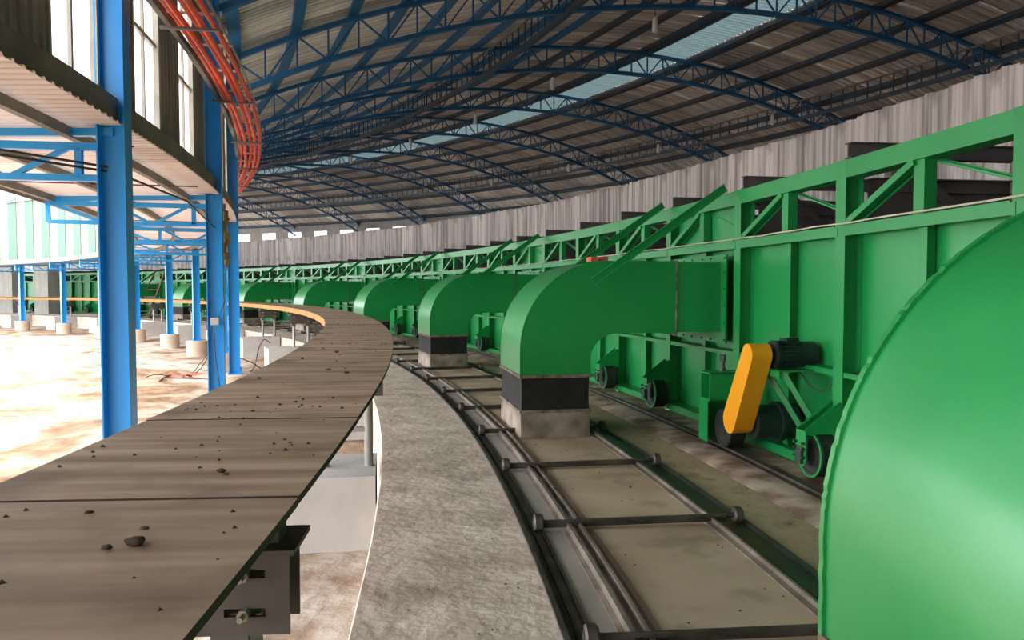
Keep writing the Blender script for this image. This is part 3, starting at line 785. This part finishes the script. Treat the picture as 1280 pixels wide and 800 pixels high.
for i, R in enumerate(PUR):
    sl = (zt(R + .1) - zt(R - .1)) / .2
    m = MB(); rows = []
    w = .12
    for j in range(231):
        t = -90 + .75 * j
        rows.append([pol(R - w, t, zt(R - w) + .07), pol(R + w, t, zt(R + w) + .07), pol(R + w, t, zt(R + w) + .20), pol(R - w, t, zt(R - w) + .20), pol(R - w, t, zt(R - w) + .07)])
    m.strip(rows); obj('purlin', m.mesh('purlin', BLUE_SHADED if R < 66 else PURL), ceiling)
# gutter-like boards beside the skylight
for R in (71.55, 69.75):
    m = MB(); m.arc(R - .03, R + .03, zr(R) - .12, zr(R) + .01, -33, 82, 230); obj('skylight_curb', m.mesh('skylight_curb', PURL), ceiling)

# trusses
TR = [-7.0, -1.6, 3.8, 9.2, 14.5, 19.9, 25.4, 30.8, 36.2, 41.6, 47.0, 52.4, 57.8, 63.2, 68.6, 74.0]
def chord(zf, w, h, name):
    m = MB(); rows = []
    for i in range(43):
        R = 54.98 + (84.0 - 54.98) * i / 42
        x, z = R - RC, zf(R)
        rows.append([(x, -w/2, z - h/2), (x, w/2, z - h/2), (x, w/2, z + h/2), (x, -w/2, z + h/2), (x, -w/2, z - h/2)])
    m.strip(rows); return m.mesh(name, BLUE_SHADED)
tch, bch = chord(zt, .15, .10, 'top_chord'), chord(zb, .15, .11, 'bottom_chord')
NP = 21; PW = (84.0 - 54.98) / NP
webs = []
for i in range(NP):
    R0 = 54.98 + PW * i; R1 = R0 + PW; Rm = R0 + PW / 2
    webs.append(((R0 - RC, 0, zt(R0)), (Rm - RC, 0, zb(Rm)))); webs.append(((Rm - RC, 0, zb(Rm)), (R1 - RC, 0, zt(R1))))
    webs.append(((Rm - RC, 0, zb(Rm)), (Rm - RC, 0, zt(Rm)))); webs.append(((R0 - RC, 0, zb(R0)), (R0 - RC, 0, zt(R0))))
web_mes = [MB().bar(a, b, .04, .04).mesh('web_member', BLUE_SHADED) for a, b in webs]
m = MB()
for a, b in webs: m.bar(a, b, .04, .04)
web_all = m.mesh('web_lattice', BLUE_SHADED)
for i, d in enumerate(TR):
    if d < 9: lb = 'blue arched roof truss overhead out of view, %s behind the first visible' % nth(sum(1 for q in TR if d < q < 9))
    else: lb = 'blue arched roof truss spanning to the far wall, %s from the top of the photo' % nth(sum(1 for q in TR if 9 <= q < d))
    t = thing('roof_truss', lb, 'truss', RC, d, 0, 'arched blue roof trusses')
    obj('top_chord', tch, t); obj('bottom_chord', bch, t)
    if 9 <= d <= 26:
        for me in web_mes: obj('web_member', me, t)
    else: obj('web_lattice', web_all, t, kind='stuff')
# longitudinal lattice girders
for R, lb in ((63.0, 'lattice girder running along the roof on the court side of the skylight'), (76.9, 'lattice girder with hangers along the roof above the grey wall')):
    g = thing('lattice_girder', lb, 'girder', 0, 0, 0)
    m = MB(); m.arc(R - .08, R + .08, zb(R) - .13, zb(R) + .0, -10, 78, 176); obj('bottom_bar', m.mesh('bottom_bar', PURL), g)
    m = MB(); m.arc(R - .025, R + .025, zb(R) + .61, zb(R) + .67, -10, 78, 176); obj('top_bar', m.mesh('top_bar', SILL), g)
    hm = MB().bar((R, 0, zb(R) - .05), (R, 0, zb(R) + .64), .035, .035).mesh('hanger', PURL)
    for k in range(-12, 180): obj('hanger', hm, g, rz=radians(k * .42 + .2))
# hanging lamps
m = MB(); m.tube([(0, 0, 0), (0, 0, .02), (0, 0, .34), (0, 0, .42)], [.05, .075, .07, .03], 12); sh_me = m.mesh('lamp_shade', WHITE, smooth=True)
cord_me = MB().cyl((0, 0, .42), (0, 0, .62), .012, 6).mesh('cord', CABLE)
k = 0
for d in (19.95, 25.45, 30.85, 36.2, 41.6):
    for R, side in ((65.6, 'court side of the skylight'), (75.6, 'wall side of the skylight')):
        if R > 70 and d < 25: continue
        t = thing('hanging_lamp', 'small white lamp under the %s visible roof truss, %s' % (nth(sum(1 for q in TR if 9 <= q < d - .3)), side), 'lamp', R, d, zb(R) - .66, 'white lamps under the trusses')
        obj('lamp_shade', sh_me, t); obj('cord', cord_me, t)

# ------------------------------------------------------------------ grey sheet wall and outer wall
wo = struct('wall_right')
RG, HG = 66.2, 4.86
def wsheet(seed):
    rnd = random.Random(seed); m = MB(); rows = []
    W = 1.0; ribs = 7
    for z in (-.05, HG * .55, HG):
        r = []
        for i in range(ribs):
            for f_, o_ in ((0, 0), (.5, 0), (.6, -.016), (.9, -.016)):
                a = radians(W * (i + f_) / ribs); r.append(((RG + o_) * cos(a), (RG + o_) * sin(a), z + (0 if z < HG else .02 * ((seed + i) % 3 == 0))))
        a = radians(W * 1.01); r.append((RG * cos(a), RG * sin(a), z)); rows.append(r)
    m.strip(rows); return m.mesh('wall_sheet', WALLG, fix=False)
wms = [wsheet(s_) for s_ in range(3)]
for k in range(-80, 80): obj('wall_sheet', wms[k % 3], wo, (0, 0, random.uniform(-.03, .03)), radians(k))
m = MB(); m.arc(RG + .03, RG + .10, HG - .35, HG - .25, -30, 80, 220); m.arc(RG + .03, RG + .10, 2.9, 3.0, -30, 80, 220); obj('wall_rail', m.mesh('wall_rail', DKST), wo)
wb = struct('wall_outer')
RX = 82.8
m = MB(); m.arc(RX, RX + .05, -.1, 6.35, -90, 82, 230); obj('lower_sheet', m.mesh('lower_sheet', LINE), wb)
zx = zr(RX)
m = MB(); m.arc(RX, RX + .05, 7.05, zx + .02, -90, 82, 230); obj('upper_sheet', m.mesh('upper_sheet', LINE), wb)
blk = MB().arc(RX, RX + .05, 6.35, 7.05, 0, 1.1, 3).mesh('pier_sheet', LINE)
pn2 = MB().arc(RX + .02, RX + .03, 6.35, 7.05, 1.1, 2.2, 3).mesh('pane', PANE)
for k in range(-40, 37):
    obj('pier_sheet', blk, wb, rz=radians(k * 2.2))
    n += 1
    w = struct('window_%d' % n); w.rotation_euler = (0, 0, radians(k * 2.2)); obj('pane', pn2, w)

# ------------------------------------------------------------------ cable ladder with orange-red conduits
pos = [(55.14, 4.64), (55.235, 4.58), (55.33, 4.64), (55.42, 4.585), (55.51, 4.63)]
for i, (R, z) in enumerate(pos):
    m = MB(); pts = []
    for j in range(330):
        t = -8 + .15 * j
        pts.append(pol(R + .014 * noise.noise((t * .5, i * 9, 0)), t, z + .03 * noise.noise((t * .6, i * 9, 5))))
    m.tube(pts, .034, 8)
    me = m.mesh('conduit', REDC, smooth=True, fix=False)
    uvl = me.uv_layers.new(name='UVMap')
    for lp in me.loops: uvl.data[lp.index].uv = ((lp.vertex_index // 8) * .0145, (lp.vertex_index % 8) / 8)
    o = obj('conduit', me); o['category'] = 'conduit'; o['group'] = 'orange red conduits under the windows'
    o['label'] = 'orange-red corrugated conduit high by the windows, %s from the window side' % nth(i)
rung = MB().box(55.06, 55.56, -.02, .02, 4.685, 4.71).mesh('rung', TRAY)
arm = MB().box(54.98, 55.6, -.025, .025, 4.515, 4.54).mesh('bracket_arm', SILL)
tray = thing('cable_ladder', 'pale cable ladder carrying the orange-red conduits past the clerestory windows', 'cable tray')
for k in range(-6, 34):
    obj('rung', rung, tray, rz=radians(k * 1.15 + .3))
    if k % 3 == 0: obj('bracket_arm', arm, tray, rz=radians(k * 1.15 + .3))
for R in (55.08, 55.53): obj('side_rail', MB().arc(R, R + .015, 4.71, 4.75, -8, 40, 110).mesh('side_rail', TRAY), tray)

# ------------------------------------------------------------------ small things
t = thing('switch_box', 'small grey switch box fixed to the second blue column', 'switch box', RC, 14.5, 1.14)
m = MB(); m.box(-.06, .06, -.20, -.105, 0, .11); obj('box', m.mesh('box', GREYBOX), t)
m = MB(); m.tube([(-.02, -.15, .0), (.0, -.14, -.5), (.06, -.13, -1.0), (.10, -.13, -1.3)], .008, 6); m.tube([(.05, -.15, .1), (.14, -.12, .35), (.15, -.1, .8)], .008, 6); obj('lead', m.mesh('lead', CABLE), t)
m = MB()
for i in range(9):
    z = 2.05 + .11 * i
    m.tube([(.13 + .02 * sin(i * 2.1), -.09 + .025 * cos(i * 1.7), z), (.15 + .03 * sin(i * 2.1 + 1), -.08 + .03 * cos(i * 1.7 + 1), z + .12)], .05 - .004 * abs(i - 4), 8)
thing('ochre_rag', 'ochre rag and cable coil tied to the side of the second blue column', 'rag', RC, 14.75, 0, None, m.mesh('ochre_rag', RAG, smooth=True))
m = MB(); m.cyl((.14, -.03, 5.9), (.14, -.03, 6.9), .025, 10)
thing('white_pipe', 'short white pipe standing against the second blue column under the roof', 'pipe', RC, 14.5, 0, None, m.mesh('white_pipe', WHITE))
# black cables on the sand
def ground_cable(label, pts, r=.016):
    P = []
    for i in range(len(pts) - 1):
        (Ra, ta, za), (Rb, tb, zb_) = pts[i], pts[i+1]
        p0 = pts[max(i-1, 0)]; p3 = pts[min(i+2, len(pts)-1)]
        for j in range(8):
            u = j / 8
            f = lambda a, b, c, d: .5 * (2*b + (c-a)*u + (2*a-5*b+4*c-d)*u*u + (3*b-a-3*c+d)*u**3)
            R, t_, h = (f(p0[q], pts[i][q], pts[i+1][q], p3[q]) for q in range(3))
            P.append(pol(R, t_, zsand(R, t_) + .02 + h))
    P.append(pol(pts[-1][0], pts[-1][1], zsand(*pts[-1][:2]) + .02 + pts[-1][2]))
    m = MB(); m.tube(P, r, 6); o = obj('ground_cable', m.mesh('ground_cable', CABLE, smooth=True)); o['label'] = label; o['category'] = 'cable'
ground_cable('black cable looping out of the sand right of the third blue column', [(54.9, 23.5, .0), (55.1, 24.2, .5), (55.6, 25.2, .35), (56.0, 26.0, .02), (56.6, 27, .02), (56.9, 28.6, .0)])
ground_cable('black cable arching up towards the footing blocks behind the walkway', [(55.6, 25.6, 0), (55.9, 26.8, .05), (56.2, 28, .4), (56.6, 29.2, .6), (56.9, 29.7, .45)])
ground_cable('black cable straggling over the sand left of the second blue column', [(53.2, 23.2, 0), (53.6, 24.6, .05), (54.0, 25.2, .02), (54.3, 26.4, .05), (54.6, 27.6, .25), (54.9, 28.0, .4)])
ground_cable('thin black cable nearer the camera crossing the pale sand', [(52.9, 23.6, 0), (53.4, 24.0, .06), (54.0, 25.6, .0), (54.4, 26.6, .3), (54.7, 27.4, .45), (55.0, 27.8, .3)], .012)
m = MB(); rows = []
for i in range(9):
    rows.append([(-.5 + i * .12 + .05 * noise.noise((i, j, 0)), -.2 + j * .1, .05 + .09 * noise.noise((i * .7, j * .8, 3)) * (1 if 0 < i < 8 else .3)) for j in range(5)])
m.strip(rows)
thing('red_cloth', 'crumpled red cloth lying on the sand behind the near blue column', 'cloth', 53.8, 24.3, zsand(53.8, 24.3) + .02, None, m.mesh('red_cloth', REDB, smooth=True, fix=False))
def lump(r, seed, sx=1, sy=1, sz=.6):
    bm = bmesh.new(); bmesh.ops.create_icosphere(bm, subdivisions=2, radius=r)
    for v in bm.verts:
        k = 1 + .35 * noise.noise(v.co * (1.6 / r) + Vector((seed, 0, 0))); v.co *= k
        v.co.x *= sx; v.co.y *= sy; v.co.z *= sz
    me = bpy.data.meshes.new('lump'); bm.to_mesh(me); bm.free(); me.polygons.foreach_set('use_smooth', [True] * len(me.polygons)); return me
me = lump(.055, 2, 1.2, .9, .8); me.materials.append(STONE)
thing('pale_stone', 'small pale stone lying against the edge of the concrete apron', 'stone', 57.14, 8.75, -.63, None, me)
CAMX, CAMY = 57.844, 1.841
clods = [(170, 678, .03, 'large flat dark mud clod near the camera, lower left of the walkway'), (133, 685, .016, 'small dark mud clod left of the large flat one'),
         (181, 661, .014, 'small dark mud clod above the large flat one'), (111, 641, .014, 'upper of the mud specks left on the second plywood sheet'), (276, 589, .018, 'dark mud clod alone right of the middle of the sheet'),
         (283, 593, .010, 'crumb beside the lone dark clod'), (378, 448, .02, 'dark clod near the court edge further up the walkway'), (421, 440, .026, 'dark clod pair, left one, far up the walkway'),
         (433, 466, .024, 'flat dark clod near the outer edge of the walkway'), (410, 462, .016, 'small clod left of the flat dark one'), (404, 436, .016, 'small dark clod below the walkway bend'), (324, 473, .016, 'dark clod at the court side of the deck')]
for i, (u, v, r, lb) in enumerate(clods):
    a = (u - 640) / 947.8; b = -(v - 400) / 947.8; p = radians(2.353)
    dx, dy, dz = a, cos(p) + b * sin(p), -sin(p) + b * cos(p)
    s_ = (1.183 - 1.7) / dz
    x, y = CAMX + dx * s_, CAMY + dy * s_
    me = lump(r * .62, i * 3.1, 1.2, .9, .5); me.materials.append(MUD)
    thing('mud_clod', lb, 'mud', math.hypot(x, y), math.degrees(math.atan2(y, x)), 1.183 + r * .12, 'mud clods on the walkway', me)
m = MB(); rnd = random.Random(4)
for i in range(240):
    d = 3.0 + 26 * rnd.random() ** 1.6; R = 56.65 + .74 * rnd.random()
    if rnd.random() < .5: d = rnd.choice([4.3, 5.2, 9.1, 10.4, 13.2, 15.9]) + rnd.gauss(0, .1)
    r = rnd.uniform(.003, .009); p = pol(R, d, 1.183)
    m.add([p + Vector((r*1.4, 0, 0)), p + Vector((0, r, 0)), p + Vector((-r, 0, 0)), p + Vector((0, -r*1.3, 0)), p + Vector((0, 0, r))], [(0,1,4), (1,2,4), (2,3,4), (3,0,4)])
o = obj('mud_crumbs', m.mesh('mud_crumbs', MUD), kind='stuff'); o['label'] = 'scattered dry mud crumbs on the plywood walkway'; o['category'] = 'dirt'
m = MB()
for i in range(420):
    d = 3.2 + 17 * rnd.random() ** 1.5; R = rnd.choice([rnd.uniform(57.35, 58.3), rnd.uniform(60.05, 60.6), rnd.uniform(58.9, 59.7)]); r = rnd.uniform(.002, .008) if rnd.random() < .93 else .013; p = pol(R, d, .004 if R < 58.4 or R < 60 else -.008)
    m.add([p + Vector((r*1.4, 0, 0)), p + Vector((0, r, 0)), p + Vector((-r, 0, 0)), p + Vector((0, -r*1.3, 0)), p + Vector((0, 0, r))], [(0,1,4), (1,2,4), (2,3,4), (3,0,4)])
o = obj('floor_grit', m.mesh('floor_grit', MUD), kind='stuff'); o['label'] = 'scattered grit and mortar crumbs on the concrete floor'; o['category'] = 'dirt'
# far timber ladder against the kiln
t = thing('timber_ladder', 'brown timber ladder leaning on the far kiln between blue columns', 'ladder', 60.2, 54.3, 0)
for y in (-.85, .85): obj('rail', MB().bar((-.3, y, 0), (1.0, y * .7, 2.9), .10, .08).mesh('rail', WOOD), t)
for i in range(6):
    f_ = (i + .7) / 6.5; obj('rung', MB().bar((-.3 + 1.3 * f_, -.85 + .25 * f_, 2.9 * f_), (-.3 + 1.3 * f_, .85 - .25 * f_, 2.9 * f_), .06, .05).mesh('rung', WOOD), t)

m = MB(); m.cyl((0, 0, 0), (-.05, 0, 0), .018, 10)
thing('pipe_stub', 'tiny pale pipe stub on the green kiln plate right of the motor', 'pipe', 61.44, 8.06, 1.50, None, m.mesh('pipe_stub', WHITE, smooth=True))
